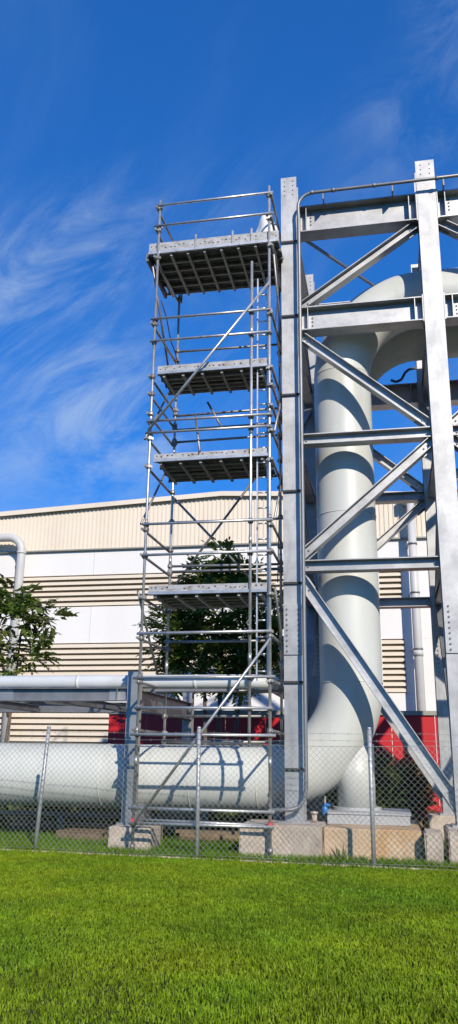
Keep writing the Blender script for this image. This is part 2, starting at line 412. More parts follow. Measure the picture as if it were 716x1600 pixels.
# drain pipe down the white wall, seen between the pipe and the far column
dp = thing('drain_pipe', 'thin white drainpipe with brackets on the warehouse wall right of the louvres', 'drainpipe', (1.0, WY - .35, 0))
MB().tube([(1.0, WY - .62, 0), (1.0, WY - .62, 6.6), (1.0, WY - .62, 10.6)], [.155, .155, .14], 20).build('pipe_run', 'drain', dp)
for z in (3.0, 5.2, 7.2, 9.0):
    mb = MB().tube([(1.0, WY - .62, z - .03), (1.0, WY - .62, z + .03)], .175, 20); mb.box(.79, .85, WY - .65, WY - .003, z - .025, z + .025)
    mb.build('bracket', 'galv_dull', dp)
MB().tube([(1.0, WY - .62, 4.95), (1.0, WY - .62, 5.15)], .175, 20).build('pipe_socket', 'drain', dp)
MB().box(.72, 1.28, WY - .7, WY - .14, 10.6, 11.0).build('rainwater_hopper', 'drain', dp)
# duct with a bend at the left
du = thing('exhaust_duct', 'thick white duct bending down the warehouse wall above the left tree', 'duct', (-14.2, WY - .6, 0))
pts = [(-20, WY - .6, 9.85), (-14.85, WY - .6, 9.85)] + arc((-14.85, WY - .6, 9.25), .6, math.pi / 2, 0, 8, (1, 0, 0), (0, 0, 1))[1:] + [(-14.25, WY - .6, 0)]
MB().tube(pts, .165, 24).build('pipe_run', 'drain', du)
for z in (9.2, 5.0): MB().tube([(-14.25, WY - .6, z - .04), (-14.25, WY - .6, z + .04)], .185, 24).build('collar', 'drain', du)
mb = MB()
for z in (7.5, 3.4): mb.box(-14.55, -13.95, WY - .30, WY - .078, z, z + .1)
mb.build('bracket', 'galv_dull', du)

# ------------------------------------------------------------------ red sheet wall
rw = thing('red_wall', 'red sheet-metal wall with grey cap standing before the warehouse', 'wall', (-3, 24, 0))
x = -8.35
while x < 2.6:
    MB().box(x + .008, x + 1.19 - .008, 24, 24.06, .02, 2.68).build('sheet_panel', 'red', rw)
    x += 1.19
MB().box(-8.36, x + .01, 23.93, 24.16, 2.683, 2.80).build('cap_rail', 'cap', rw)
MB().box(-8.30, x - .05, 24.064, 24.12, 1.3, 1.4).build('back_rail', 'cap', rw)

# ------------------------------------------------------------------ vegetation
def leaf_mesh(name, fronds, mat, tints):
    """fronds: list of (base point, direction, length, leaflet length); each is a drooping pinnate leaf."""
    V, F, T = [], [], []
    for (b, d, L, ll), t in zip(fronds, tints):
        d = d.normalized(); side = d.cross(Vector((0, 0, 1)))
        if side.length < .1: side = Vector((1, 0, 0))
        side.normalize(); nrm = side.cross(d)
        k = 6
        for i in range(k):
            f = (i + .6) / k
            p = b + d * (L * f) + Vector((0, 0, -L * .38 * f * f))
            for sgn in ((-1, 1) if i < k - 1 else (0,)):
                ax = (side * sgn * .95 + d * (.55 if sgn else 1.) + Vector((0, 0, -.25 - .25 * random.random()))).normalized()
                wv = ax.cross(nrm)
                if wv.length < .1: wv = side.copy()
                wv.normalize()
                l_ = ll * random.uniform(.8, 1.15) * (1 - .25 * abs(f - .5)); w = l_ * .24
                o = len(V)
                fold = nrm * (w * .35)
                V += [p, p + ax * l_ * .5 + wv * w + fold, p + ax * l_, p + ax * l_ * .5 - wv * w + fold, ]
                F += [(o, o + 1, o + 2), (o, o + 2, o + 3)]
                T += [t] * 4
    me = bpy.data.meshes.new(name); me.from_pydata([tuple(v) for v in V], [], F)
    ca = me.color_attributes.new('tint', 'FLOAT_COLOR', 'POINT')
    ca.data.foreach_set('color', np.array([(*t, 1) for t in T]).reshape(-1))
    me.materials.append(M[mat])
    return me
def tree(name, label, cat, base, clumps, trunks, mat, nper, L, ll, group=None):
    t = thing(name, label, cat, base, group); B = Vector(base)
    tm = MB()
    for tr in trunks:
        pts = [Vector(p) for p in tr[0]]; tm.tube(pts, tr[1], 8, r1=tr[2])
    fr, ti = [], []
    for cx, cy, cz, rx, rz, dens in clumps:
        n = int(nper * dens); cc = Vector((cx, cy, cz)); ct = random.uniform(.75, 1.2)
        # a limb to every clump, from the nearest trunk top
        src = min((Vector(tr[0][-1]) for tr in trunks), key=lambda q: (q - cc).length)
        mid = (src + cc) / 2 + Vector((random.uniform(-.1, .1), random.uniform(-.1, .1), -.08))
        tm.tube([src, mid, cc], .028, 6, r1=.010)
        for _ in range(n):
            while True:
                q = Vector((random.uniform(-1, 1), random.uniform(-1, 1), random.uniform(-1, 1)))
                if .12 < q.length < 1: break
            q = q.normalized() * (q.length ** .6)
            p = cc + Vector((q.x * rx, q.y * rx, q.z * rz)) * .8
            d = Vector((q.x, q.y, q.z * .7 + .25)) + Vector((random.uniform(-.5, .5), random.uniform(-.5, .5), random.uniform(-.5, .4)))
            if d.length < .1: d = Vector((1, 0, .2))
            s = random.uniform(.7, 1.2)
            fr.append((p, d, L * s, ll * s))
            if random.random() < .3: tm.tube([cc, (cc + p) / 2 + Vector((0, 0, .03)), p], .008, 4, caps=False, r1=.003)
            g = ct * random.uniform(.7, 1.3); ti.append((g * random.uniform(.85, 1.35), g, g * random.uniform(.7, 1.2)))
    tm.build('trunk', 'bark', t)
    me = leaf_mesh('crown', fr, mat, ti)
    o = link('crown', me, None, t); o.location = -B
    return t
def clump_field(cx, cy, cz, rx, ry, rz, n, r0, r1, skip=.0):
    out = []
    for _ in range(n):
        while True:
            q = Vector((random.uniform(-1, 1), random.uniform(-1, 1), random.uniform(-1, 1)))
            if q.length < 1 and q.length > .25: break
        r = random.uniform(r0, r1)
        out.append((cx + q.x * rx, cy + q.y * ry, cz + q.z * rz, r, r * .75, (r / r1) ** 2))
    return out
TY = 21.5
cl = [(-4.85, TY, 6.35, .45, .4, .6), (-3.85, TY, 6.3, .45, .4, .6), (-5.6, TY - .2, 4.6, .6, .45, .8), (-3.2, TY - .2, 4.3, .55, .45, .7), (-4.45, TY, 6.75, .42, .45, .6), (-4.2, TY, 6.2, .6, .5, .9), (-5.0, TY + .2, 5.9, .6, .5, .9), (-3.7, TY, 5.8, .55, .45, .8), (-5.5, TY, 5.5, .6, .45, .8), (-3.2, TY, 5.4, .5, .4, .6),
      (-4.4, TY - .3, 5.4, .75, .6, 1.2), (-5.9, TY, 5.0, .5, .4, .6), (-5.3, TY - .3, 4.8, .7, .5, 1.0), (-4.5, TY - .4, 4.6, .8, .6, 1.2), (-3.6, TY - .3, 4.7, .7, .5, 1.0), (-3.0, TY, 4.7, .5, .4, .6),
      (-5.95, TY, 4.3, .45, .45, .5), (-5.2, TY, 4.1, .6, .45, .8), (-4.3, TY - .3, 3.9, .75, .5, 1.), (-3.5, TY - .2, 3.9, .6, .45, .7), (-2.9, TY, 4.05, .4, .35, .4), (-4.7, TY - .1, 3.5, .5, .4, .5), (-3.9, TY - .1, 3.45, .5, .35, .5), (-5.8, TY, 3.7, .35, .35, .3)]
tree('leafy_tree', 'broad dark green multi-stemmed tree behind the scaffold', 'tree', (-4.5, TY, 0), cl,
     [([(-4.75, TY, 0), (-4.8, TY, 1.6), (-4.85, TY, 3.2), (-4.9, TY, 4.9)], .075, .03), ([(-4.5, TY, 0), (-4.45, TY, 2), (-4.4, TY, 4.2), (-4.4, TY, 6.2)], .085, .025),
      ([(-4.1, TY, 0), (-4.05, TY, 1.8), (-3.8, TY, 3.6), (-3.6, TY, 5.2)], .07, .025), ([(-5.1, TY + .1, 0), (-5.2, TY + .1, 2), (-5.5, TY, 4.0)], .055, .02)], 'leaf_dark', 72, .44, .20)
LY = 20.
cl = [(-9.7, LY, 5.55, .5, .3, .7), (-9.2, LY, 5.3, .45, .35, .6), (-10.3, LY, 5.4, .6, .4, .9), (-8.75, LY, 4.9, .42, .28, .5), (-9.5, LY, 4.95, .55, .4, .7), (-10.2, LY, 4.8, .6, .45, .8), (-9.0, LY, 4.45, .4, .3, .4),
      (-9.8, LY, 4.2, .45, .35, .5), (-9.1, LY, 3.95, .45, .25, .45), (-10.3, LY, 4.0, .5, .4, .6), (-9.7, LY, 3.65, .35, .22, .35), (-11, LY, 5.0, .6, .5, .9), (-11, LY, 4.2, .6, .5, .9)]
tree('leafy_tree', 'small sunlit tree with drooping leaves at the left edge', 'tree', (-9.6, LY, 0), cl,
     [([(-9.62, LY, 0), (-9.66, LY, 1.8), (-9.55, LY, 3.3), (-9.5, LY, 4.6)], .06, .022), ([(-9.65, LY, 2.4), (-9.9, LY, 3.6), (-10.3, LY, 4.9)], .05, .02)], 'leaf', 30, .46, .235)
def shrub(label, x, y, w, h, mat, n, group):
    cl = clump_field(x, y, h * .5, w, w * .7, h * .5, n, .26, .46)
    tree('shrub', label, 'shrub', (x, y, 0), cl, [([(x - .05, y, 0), (x - .1, y, h * .45)], .03, .015), ([(x + .06, y, 0), (x + .15, y, h * .5)], .03, .015)], mat, 70, .30, .19, group)
shrub('rust and green shrub in front of the red wall behind the diagonal brace', -.15, 21.0, .70, 1.75, 'leaf_rust', 18, None)
shrub('dark green shrub behind the long pipe at the left edge', -9.6, 18.9, .9, 1.25, 'leaf_dark', 11, 'dark shrubs behind the pipe')
shrub('dark green shrub behind the long pipe below the left tree', -7.8, 19.1, .9, 1.2, 'leaf_dark', 11, 'dark shrubs behind the pipe')
shrub('dark green shrub behind the pipe just left of the rack column', -6.0, 19.0, .95, 1.25, 'leaf_dark', 11, 'dark shrubs behind the pipe')
shrub('dark green shrub seen below the pipe through the scaffold', -4.3, 19.2, .9, 1.15, 'leaf_dark', 11, 'dark shrubs behind the pipe')
shrub('dark green shrub seen beside the blue valve', -2.4, 19.0, .9, 1.3, 'leaf_dark', 11, 'dark shrubs behind the pipe')
shrub('dark green shrub low behind the white plinth', -.6, 19.6, .8, 1.25, 'leaf_dark', 10, 'dark shrubs behind the pipe')

# ------------------------------------------------------------------ concrete footings
def footing(label, mat, *b, bev=.02):
    o = bevel_box(*b, b=bev).build('concrete_footing', mat, origin=((b[0] + b[1]) / 2, (b[2] + b[3]) / 2, 0))
    tag(o, label, 'footing', 'concrete footings along the fence')
footing('concrete block under the left column of the steel tower', 'concrete', -2.42, -1.13, 13.36, 14.45, -.2, .495)
footing('long stained concrete plinth below the pipe elbow', 'concrete_o', -1.124, .36, 13.52, 15.9, -.2, .465)
footing('small grey concrete block right of the stained plinth', 'concrete', .40, .66, 13.22, 13.9, -.2, .47)
footing('concrete block under the right column of the steel tower', 'concrete', .74, 1.7, 13.25, 14.5, -.2, .50)
footing('concrete block under the pipe rack column at the left', 'concrete', -4.64, -3.93, 13.62, 14.3, -.2, .39)
for x, y, lb in ((-1.6, 17.85, 'concrete block under the rear left column of the tower'), (1.09, 17.85, 'concrete block under the rear right column of the tower'), (-4.45, 17.9, 'concrete block under the rear column of the pipe rack')):
    footing(lb, 'concrete', x - .45, x + .45, y - .45, y + .45, -.2, .45 if y == 17.85 else .39)
footing('concrete block under the tower column beyond the right edge', 'concrete', 3.35, 4.3, 13.35, 14.5, -.2, .50)
footing('concrete block under the rear column beyond the right edge', 'concrete', 3.35, 4.3, 17.4, 18.3, -.2, .45)
# ------------------------------------------------------------------ steel tower
tw = thing('steel_pipe_tower', 'tall galvanised steel frame tower with diagonal braces around the vertical pipe', 'steel tower', (0, 15.7, .45))
CX, CX2, CX3 = -1.609, 1.10, 3.81
FY, RY = 14.10, 17.85
b_me = MB().tube([(0, 0, 0), (0, -.018, 0)], .017, 6, smooth=False).mesh('bolt'); b_me.materials.append(M['bolt'])
hole_me = MB().tube([(0, 0, 0), (0, -.003, 0)], .014, 8, smooth=False).mesh('bolt_hole'); hole_me.materials.append(M['dark'])
def column(x, y, zt, z0, detail, w=.36):
    c = MB().isec((x, y, z0 + .03), (x, y, zt), .36, w, .026, .016, (0, 1, 0)).build('column', 'galv', tw)
    MB().box(x - .25, x + .25, y - .25, y + .25, z0 - .003, z0 + .029).build('base_plate', 'galv_b', c)
    if detail:
        for sx in (-.085, .085):
            for k in range(4): shared('bolt_hole', hole_me, c, (x + sx, y - .1805, zt - .10 - .11 * k))
        MB().box(x - w / 2 + .002, x + w / 2 - .002, y - .205, y - .1805, 3.18, 4.04).build('flat_plate', 'galv_b', c)  # outer splice plate of the column
        for sx in (-.10, .10):
            for k in range(9): shared('bolt', b_me, c, (x + sx, y - .2045, 3.24 + .09 * k))
        MB().box(x - .15, x - .02, y + .03 - .18, y + .04 - .18, 3.18, 4.04).build('flat_plate', 'galv_b', c)  # inner splice plate of the column
    return c
cols = [column(CX, FY, 12.88, .495, True, .315), column(CX2, FY, 12.90, .50, True), column(CX, RY, 13.0, .45, True, .315), column(CX2, RY, 13.0, .45, True), column(CX3, FY, 12.88, .50, False), column(CX3, RY, 13.0, .45, False)]
for z in (11.33, 9.67, 8.01, 6.11, 4.42, 2.72, 1.32):     # straps that tie the conduit to the left column
    x, y = CX, FY
    MB().box(x - .168, x + .19, y - .225, y - .2075, z - .018, z + .018).build('strap', 'dark', cols[0])
LEV = ((11.86, .60, .35), (9.62, .50, .33), (7.14, .20, .25), (4.745, .20, .25))
def frame(y, xa, xb, front):
    g = .18 + .005
    for z, d, w in LEV:
        b = MB().isec((xa + g, y, z), (xb - g, y, z), d, w, .018 if d < .3 else .022, .011, (0, 0, 1)).build('beam', 'galv_b', tw)
        if d > .3:
            for xs_ in (xa + g + .16, xb - g - .16): MB().box(xs_ - .007, xs_ + .007, y - w / 2 + .006, y - .008, z - d / 2 + .024, z + d / 2 - .024).build('stiffener', 'galv_b', b)
            for xs_ in (xa + g + .012, xb - g - .012): MB().box(xs_ - .011, xs_ + .011, y - w / 2 - .012, y + w / 2 + .012, z - d / 2 - .03, z + d / 2 + .03).build('end_plate', 'galv_b', b)
            for sx in (xa + g + .24, ):
                for k in range(4): shared('bolt', b_me, b, (sx, y - .006, z + d / 2 - .1 - .08 * k))
        else:
            for sx in (xa + g + .08, xb - g - .08): shared('bolt', b_me, b, (sx, y - .006, z))
    def brace(x0, z0, x1, z1, dd=.17):
        d = Vector((x1 - x0, 0, z1 - z0)).normalized(); up = Vector((-d.z, 0, d.x))
        if up.z < 0: up = -up
        br = MB().isec((x0, y, z0), (x1, y, z1), dd, .21, .013, .010, up).build('brace', 'galv_b', tw)
        for f in (.025, .055, .945, .975):
            shared('bolt', b_me, br, (x0 + (x1 - x0) * f, y - .006, z0 + (z1 - z0) * f))
        for a, b_, s in ((x0, z0, 1), (x1, z1, -1)):
            px_, pz_ = a + d.x * .05 * s, b_ + d.z * .05 * s
            MB().bar((px_ - d.x * .18 * s, y + .014, pz_ - d.z * .18 * s), (px_ + d.x * .22 * s, y + .014, pz_ + d.z * .22 * s), .012, .24, up).build('gusset', 'galv_b', br)
    k = xb - xa - 2.685
    if front == 'mirror':
        brace(xa + .22, 11.52, xb - .20, 9.93); brace(xa + .2, 7.31, xb - .2, 9.31); brace(xa + .2, 6.97, xb - .2, 4.93); brace(xa + .2, .8, xb - .2, 4.57)
    else:
        brace(xa + .21, 9.93, xb - .21, 11.53); brace(xa + .19, 9.31, xb - .20, 7.30); brace(xa + .15, 4.93, xb - .20, 6.97); brace(xa + .14, 4.53, xb - .13, .80, .20)
frame(FY, CX, CX2, 'front'); frame(RY, CX, CX2, 'front')
frame(FY, CX2, CX3, 'mirror'); frame(RY, CX2, CX3, 'mirror')
# members that run from the front frame to the rear frame
for x in (CX, CX2, CX3):
    for z, d, w in LEV:
        MB().isec((x, FY + .19, z), (x, RY - .19, z), min(d, .36), min(w, .2), .016, .010).build('side_beam', 'galv_b', tw)
    for ya, za, yb, zb in ((FY + .2, 11.45, RY - .2, 9.85), (RY - .2, 9.3, FY + .2, 7.25), (FY + .2, 6.95, RY - .2, 4.88), (RY - .2, 4.58, FY + .2, .8)):
        d = Vector((0, yb - ya, zb - za)).normalized(); up = Vector((1, 0, 0)).cross(d)
        MB().isec((x, ya, za), (x, yb, zb), .17, .17, .013, .010, up).build('side_brace', 'galv_b', tw)
# flat brace in the top plane
for a, b_ in (((CX + .2, FY + .2, 11.7), (CX2 - .2, RY - .2, 11.7)), ((CX3 - .2, FY + .2, 11.7), (CX2 + .2, RY - .2, 11.7))):
    MB().bar(a, b_, .05, .05).build('plan_brace', 'galv_dull', tw)

# conduit that runs down the left column and along the top beam
cd = thing('grey_conduit', 'thin grey conduit looping along the top beam and down the left column', 'conduit', (-1.39, 13.7, .7))
pts = [(-1.93, 13.55, .70), (-1.62, 13.69, .71), (-1.50, 13.71, .76), (-1.425, 13.715, .88), (-1.395, 13.72, 1.05), (-1.39, 13.72, 6), (-1.39, 13.72, 11.75)] + arc((-1.10, 13.72, 11.99), .30, math.pi, math.pi / 2, 6, (1, 0, 0), (0, 0, 1)) + [(.5, 13.72, 12.29), (3.9, 13.72, 12.31)]
MB().tube(pts, .033, 12).build('pipe_run', 'conduit', cd)
for x in (-.9, .45, 1.42, 2.6):
    MB().box(x - .012, x + .012, 13.72, 13.955, 12.12, 12.33).build('clip', 'galv_dull', cd)
for x in (-1.12, -.7, .1, 1.3): MB().tube([(x - .03, 13.72, 12.29), (x + .03, 13.72, 12.29)], .043, 10).build('socket', 'conduit', cd)
sp = MB(); sp.bar((.905, 13.95, 12.0), (.905, 13.95, 12.42), .02, .05, (1, 0, 0)); tag(sp.build('bracket_plate', 'white', origin=(.905, 13.95, 12.0)), 'small white plate beside the top of the right column', 'plate')

# ------------------------------------------------------------------ large pipe
PR, PX, PYY, PZ, TZ, RR = .56, -.697, 15.07, 1.14, 10.47, 1.65
bp = thing('process_pipe', 'large pale grey pipe rising through the steel tower in wide bends', 'pipe', (PX, PYY, .63))
def run(parent, name, pts, r=PR, n=56, mat='pipe'): return MB().tube(pts, r, n, caps=False).build(name, mat, parent)
def seam(parent, c, ax, r=PR):
    a = Vector(ax); c = Vector(c)
    return MB().tube([c - a * .012, c - a * .004, c + a * .004, c + a * .012], [r - .003, r + .010, r + .010, r - .003], 56, caps=False).build('weld_seam', 'pipe', parent)
def big_pipe(t, X, Y, Zb, Zt, xl, xr):
    run(t, 'lower_run', [(xl, Y, Zb), (X - RR, Y, Zb)])
    run(t, 'lower_elbow', arc((X - RR, Y, Zb + RR), RR, -math.pi / 2, 0, 24, (1, 0, 0), (0, 0, 1)))
    run(t, 'vertical_run', [(X, Y, Zb + RR), (X, Y, Zt - RR)])
    run(t, 'upper_elbow', arc((X + RR, Y, Zt - RR), RR, math.pi, math.pi / 2, 24, (1, 0, 0), (0, 0, 1)))
    run(t, 'upper_run', [(X + RR, Y, Zt), (xr, Y, Zt)])
    for c, a in (((X - RR, Y, Zb), (1, 0, 0)), ((X, Y, Zb + RR), (0, 0, 1)), ((X, Y, Zt - RR), (0, 0, 1)), ((X + RR, Y, Zt), (1, 0, 0)), ((X, Y, 5.9), (0, 0, 1)), ((-5.2, Y, Zb), (1, 0, 0)), ((-3.55, Y, Zb), (1, 0, 0))): seam(t, c, a)
big_pipe(bp, PX, PYY, PZ, TZ, -14, 6)
tr = MB().tube([(-.66, PYY, .70), (-.66, PYY, 1.75)], .325, 40).build('support_leg', 'pipe', bp)
MB().tube([(-.66, PYY, .655), (-.66, PYY, .705)], .42, 40, smooth=False).build('base_plate', 'plinth', tr)
# lug on the pipe
sl = MB(); sl.box(.80, .92, 15.05, 15.09, 11.05, 11.22); tag(sl.build('marker_plate', 'white', origin=(.86, 15.07, 11.05)), 'small white plate on top of the upper pipe bend', 'plate')
# saddles below the horizontal run
for x, lb in ((-4.42, 'steel saddle under the long pipe behind the rack footing'), (-2.0, 'steel saddle under the long pipe behind the tower footing')):
    t = thing('pipe_saddle', lb, 'saddle', (x, PYY, 0), 'pipe saddles')
    MB().box(x - .06, x + .06, PYY - .40, PYY + .40, .30, .72).build('web', 'galv_dull', t)
    MB().box(x - .22, x + .22, PYY - .3, PYY + .3, -.05, .297).build('block', 'concrete', t)
p2 = thing('rear_process_pipe', 'second large pipe bending in shade behind the first one', 'pipe', (-.77, 16.35, .5))
big_pipe(p2, -.77, 16.35, 1.10, 10.38, -14, 6)
MB().tube([(-.8, 16.35, -.05), (-.8, 16.35, 1.5)], .30, 32).build('support_leg', 'pipe', p2)
# white steel plinth under the trunnion
pl = thing('steel_plinth', 'low white painted steel plinth under the pipe support on stained concrete', 'plinth', (-.45, 15, .46))
MB().box(-1.12, .22, 14.35, 15.75, .468, .62).build('body', 'plinth', pl)
MB().box(-1.14, .24, 14.33, 15.77, .621, .652).build('top_plate', 'plinth', pl)
# drain valve
vx, vy = -1.20, 14.95
dv = thing('drain_valve', 'small bright blue valve hanging below the pipe elbow', 'valve', (vx, vy, .60))
MB().tube([(vx, vy, .62), (vx, vy, .87)], .022, 10).build('stub', 'galv_dull', dv)
MB().tube([(vx, vy - .02, .56), (vx, vy - .02, .58), (vx, vy - .02, .70), (vx, vy - .02, .72)], [.04, .055, .055, .04], 12).build('body', 'blue', dv)
MB().bar((vx - .01, vy - .09, .74), (vx + .10, vy - .09, .735), .02, .035).build('handle', 'blue', dv)
MB().tube([(vx, vy - .1, .73), (vx, vy, .73)], .018, 8).build('spindle', 'blue', dv)
mb = MB().tube([(-1.32, 14.2, .498), (-1.32, 14.2, .62)], .045, 12); mb.tube([(-1.32, 14.2, .62), (-1.32, 14.2, .66)], .06, 12)
tag(mb.build('capped_stub', 'concrete', origin=(-1.32, 14.2, .498)), 'short capped stub standing on the block below the valve', 'pipe stub')

# ------------------------------------------------------------------ pipe rack at the left
rk = thing('pipe_rack', 'grey galvanised pipe rack with two long beams at the left', 'pipe rack', (-4.36, 13.95, .39))
RKX, RKY, RK2 = -4.455, 14.12, 18.1
c1 = MB().isec((RKX, RKY, .42), (RKX, RKY, 2.93), .22, .21, .016, .011, (0, 1, 0)).build('column', 'galv', rk)
MB().box(RKX - .17, RKX + .17, RKY - .17, RKY + .17, .387, .419).build('base_plate', 'galv_b', c1)
c2 = MB().isec((-4.45, RK2, .42), (-4.45, RK2, 2.93), .22, .21, .016, .011, (0, 1, 0)).build('column', 'galv', rk)
MB().box(-4.62, -4.28, RK2 - .17, RK2 + .17, .387, .419).build('base_plate', 'galv_b', c2)
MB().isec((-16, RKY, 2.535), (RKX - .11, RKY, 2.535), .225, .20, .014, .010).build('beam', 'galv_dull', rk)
for xa_, xb_ in ((-4.92, -4.62), (-7.25, -6.75)): MB().box(xa_, xb_, RKY - .017, RKY - .0055, 2.44, 2.63).build('flat_plate', 'galv', rk)  # brighter plates on the duller front beam, near the column and farther left
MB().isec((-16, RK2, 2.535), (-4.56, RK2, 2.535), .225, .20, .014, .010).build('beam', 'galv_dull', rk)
MB().isec((RKX + .02, RKY + .12, 2.45), (-4.43, RK2 - .12, 2.45), .36, .20, .014, .010).build('cross_beam', 'galv_dull', rk)
for x in (-6.1, -8.2, -10.4): MB().isec((x, RKY + .11, 2.50), (x + .25, RK2 - .11, 2.50), .15, .12, .012, .008).build('cross_beam', 'galv_dull', rk)
MB().bar((-7.0, RKY + .11, 2.47), (-5.2, RK2 - .12, 2.47), .07, .07).build('plan_brace', 'galv_dull', rk)
for x in (-4.75, -8.6):
    for s in (-1, 1): MB().box(x - .006, x + .006, RKY + s * .052 - .045, RKY + s * .052 + .045, 2.437, 2.633).build('stiffener', 'galv_b', rk)
for x in (-12.2, ):
    for y in (RKY, RK2): MB().isec((x, y, -.05), (x, y, 2.42), .2, .2, .014, .01, (0, 1, 0)).build('column', 'galv', rk)
wp = thing('slim_pipe', 'slim white pipe lying on the rack and ending in an elbow behind the scaffold', 'pipe', (-6, RKY, 2.65))
pts = [(-16, RKY + .23, 2.775), (-2.45, RKY + .23, 2.775)] + arc((-2.45, RKY + .53, 2.775), .30, -math.pi / 2, 0, 8, (1, 0, 0), (0, 1, 0))[1:] + [(-2.15, 18.5, 2.775)]
MB().tube(pts, .122, 24).build('pipe_run', 'pipe_small', wp)
for x in (-7.9, -5.6, -3.4): MB().tube([(x - .03, RKY + .23, 2.775), (x + .03, RKY + .23, 2.775)], .128, 24).build('joint_band', 'pipe_small', wp)
for x in (-5.4, -8.4): MB().box(x - .1, x + .1, RKY + .03, RKY + .33, 2.642, 2.662).build('shoe', 'galv_dull', wp)
MB().box(-4.37, -2.7, RKY + .16, RKY + .3, 2.60, 2.645).build('shelf_angle', 'galv_dull', rk)
# lower grey line on sleepers under the big pipe
lp = thing('low_pipe', 'thin grey pipe lying low under the large pipe at the left', 'pipe', (-8, 15.6, .3))
MB().tube([(-14, 15.95, .40), (-5.0, 15.95, .39)], .05, 12).build('pipe_run', 'conduit', lp)
for x in (-6.4, -8.8): MB().box(x - .05, x + .05, 15.88, 16.02, -.05, .35).build('post', 'galv_dull', lp)
# ------------------------------------------------------------------ timber lying about
def pallet(label, x, y, rz, n=5, L=.9):
    t = thing('wooden_pallet', label, 'pallet', (x, y, 0), 'pallets under the pipe')
    for k in range(3):
        o = MB().box(x - L / 2, x + L / 2, y - .38 + .33 * k, y - .28 + .33 * k, -.01, .15).build('bearer', 'wood', t)
    for k in range(n):
        xx_ = x - L / 2 + .055 + (L - .11) * k / (n - 1)
        MB().box(xx_ - .05, xx_ + .05, y - .39, y + .40, .153, .18).build('board', 'wood', t)
    t.rotation_euler.z = rz
    return t
pallet('weathered wooden pallet lying behind the left fence post', -7.2, 16.6, .1)
pallet('weathered wooden pallet lying below the pipe left of the rack column', -5.6, 15.3, -.15)
pallet('weathered wooden pallet below the pipe behind the middle fence post', -3.35, 15.9, .12, 6, 1.2)
for i, (x, y, z, L, rz, lb) in enumerate(((-5.9, 15.6, .22, 2.6, .03, 'long pale timber plank resting under the large pipe'), (-3.0, 15.0, .2, 1.7, -.05, 'short timber plank on the pallet behind the scaffold'))):
    mb = MB().box(x - L / 2, x + L / 2, y - .09, y + .09, z, z + .05); o = mb.build('timber_plank', 'wood', origin=(x, y, z)); o.rotation_euler.z = rz; tag(o, lb, 'plank', 'loose timber planks')

# ------------------------------------------------------------------ scaffold tower
SY, SR = 13.22, 14.75
SL, SRX, SM = -4.098, -1.908, -2.243
RL, RRX = -4.06, -1.92
sf = thing('scaffold_tower', 'tall galvanised tube scaffold tower with four decks beside the steel tower', 'scaffold', (-3, 14, 0))
TR = .0242
cp = MB()
cp.tube([(0, 0, -.045), (0, 0, .045)], .040, 8); cp.tube([(.0, -.045, 0), (.0, .045, 0)], .034, 8); cp.box(.030, .062, -.018, .018, -.022, .022); cp.box(-.060, -.030, -.015, .015, -.020, .020)
cp_me = cp.mesh('coupler'); cp_me.materials.append(M['coupler'])
def tube(name, a, b, mat='tube', r=TR):
    return MB().tube([a, b], r, 10).build(name, mat, sf)
def coupler(p): shared('coupler', cp_me, sf, p, (0, 0, random.uniform(0, 6.28)))
stds = []
for x, y, z0, z1 in ((SL, SY, .02, 12.12), (SRX, SY, .02, 12.16), (SM, SY + .02, 1.66, 10.52), (RL, SR, 1.70, 10.90), (RRX, SR, 1.70, 10.90)):
    s_o = tube('standard', (x, y, z0), (x, y, z1), 'tube', .0255); stds.append(s_o)
    z = z0 + 1.4
    while z < z1 - .5:
        MB().tube([(x, y, z - .07), (x, y, z + .07)], .031, 10).build('spigot_joint', 'tube', s_o); z += 2.0
for x in (SL, SRX):
    MB().box(x - .07, x + .07, SY - .07, SY + .07, -.01, .012).build('base_plate', 'tube_dark', sf)
    MB().tube([(x, SY, .10), (x, SY, .17)], .042, 8).build('jack_collar', 'tube_dark', sf)
    o = MB().tube([(x, SY, .455), (x, SY, .535)], .045, 10); o.build('red_clamp', 'red_paint', sf, 'red painted clamp low on the standard')
front = [11.96, 11.49, 9.43, 8.96, 7.33, 7.10, 5.39, 4.82, 3.48, 2.74, 2.25, 1.84, .695, .47]
rear = [9.58, 8.15, 7.84, 7.57, 5.88, 4.99, 4.88, 3.55, 2.64, 2.19, 1.75]
for i, z in enumerate(front):
    e = random.uniform(-.03, .05)
    yo = SY - .052
    tube('guard_rail' if z > 11 else 'ledger', (SL - .05 - abs(e), yo, z + random.uniform(-.012, .012)), (SRX + .05 + e, yo, z + random.uniform(-.012, .012)), 'tube')
    for x in (SL, SRX): coupler((x, SY, z))
    if 1.9 < z < 10.3: coupler((SM, SY + .02, z))
tube('ledger', (SL + .1, SY + .09, .52), (SRX - .1, SY + .09, .49), 'tube')
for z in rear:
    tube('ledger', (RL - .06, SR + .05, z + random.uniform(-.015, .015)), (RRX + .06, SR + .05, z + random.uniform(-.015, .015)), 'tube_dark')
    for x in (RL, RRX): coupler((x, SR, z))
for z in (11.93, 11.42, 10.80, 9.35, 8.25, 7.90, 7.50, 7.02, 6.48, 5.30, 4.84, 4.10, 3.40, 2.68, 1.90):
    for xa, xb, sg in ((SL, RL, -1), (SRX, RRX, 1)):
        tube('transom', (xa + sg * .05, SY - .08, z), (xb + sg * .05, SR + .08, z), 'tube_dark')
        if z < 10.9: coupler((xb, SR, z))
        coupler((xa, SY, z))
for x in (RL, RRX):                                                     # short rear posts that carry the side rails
    tube('rail_post', (x + (.03 if x < -3 else -.03), SR + .06, 10.75), (x + (.03 if x < -3 else -.03), SR + .06, 12.0), 'tube_dark')
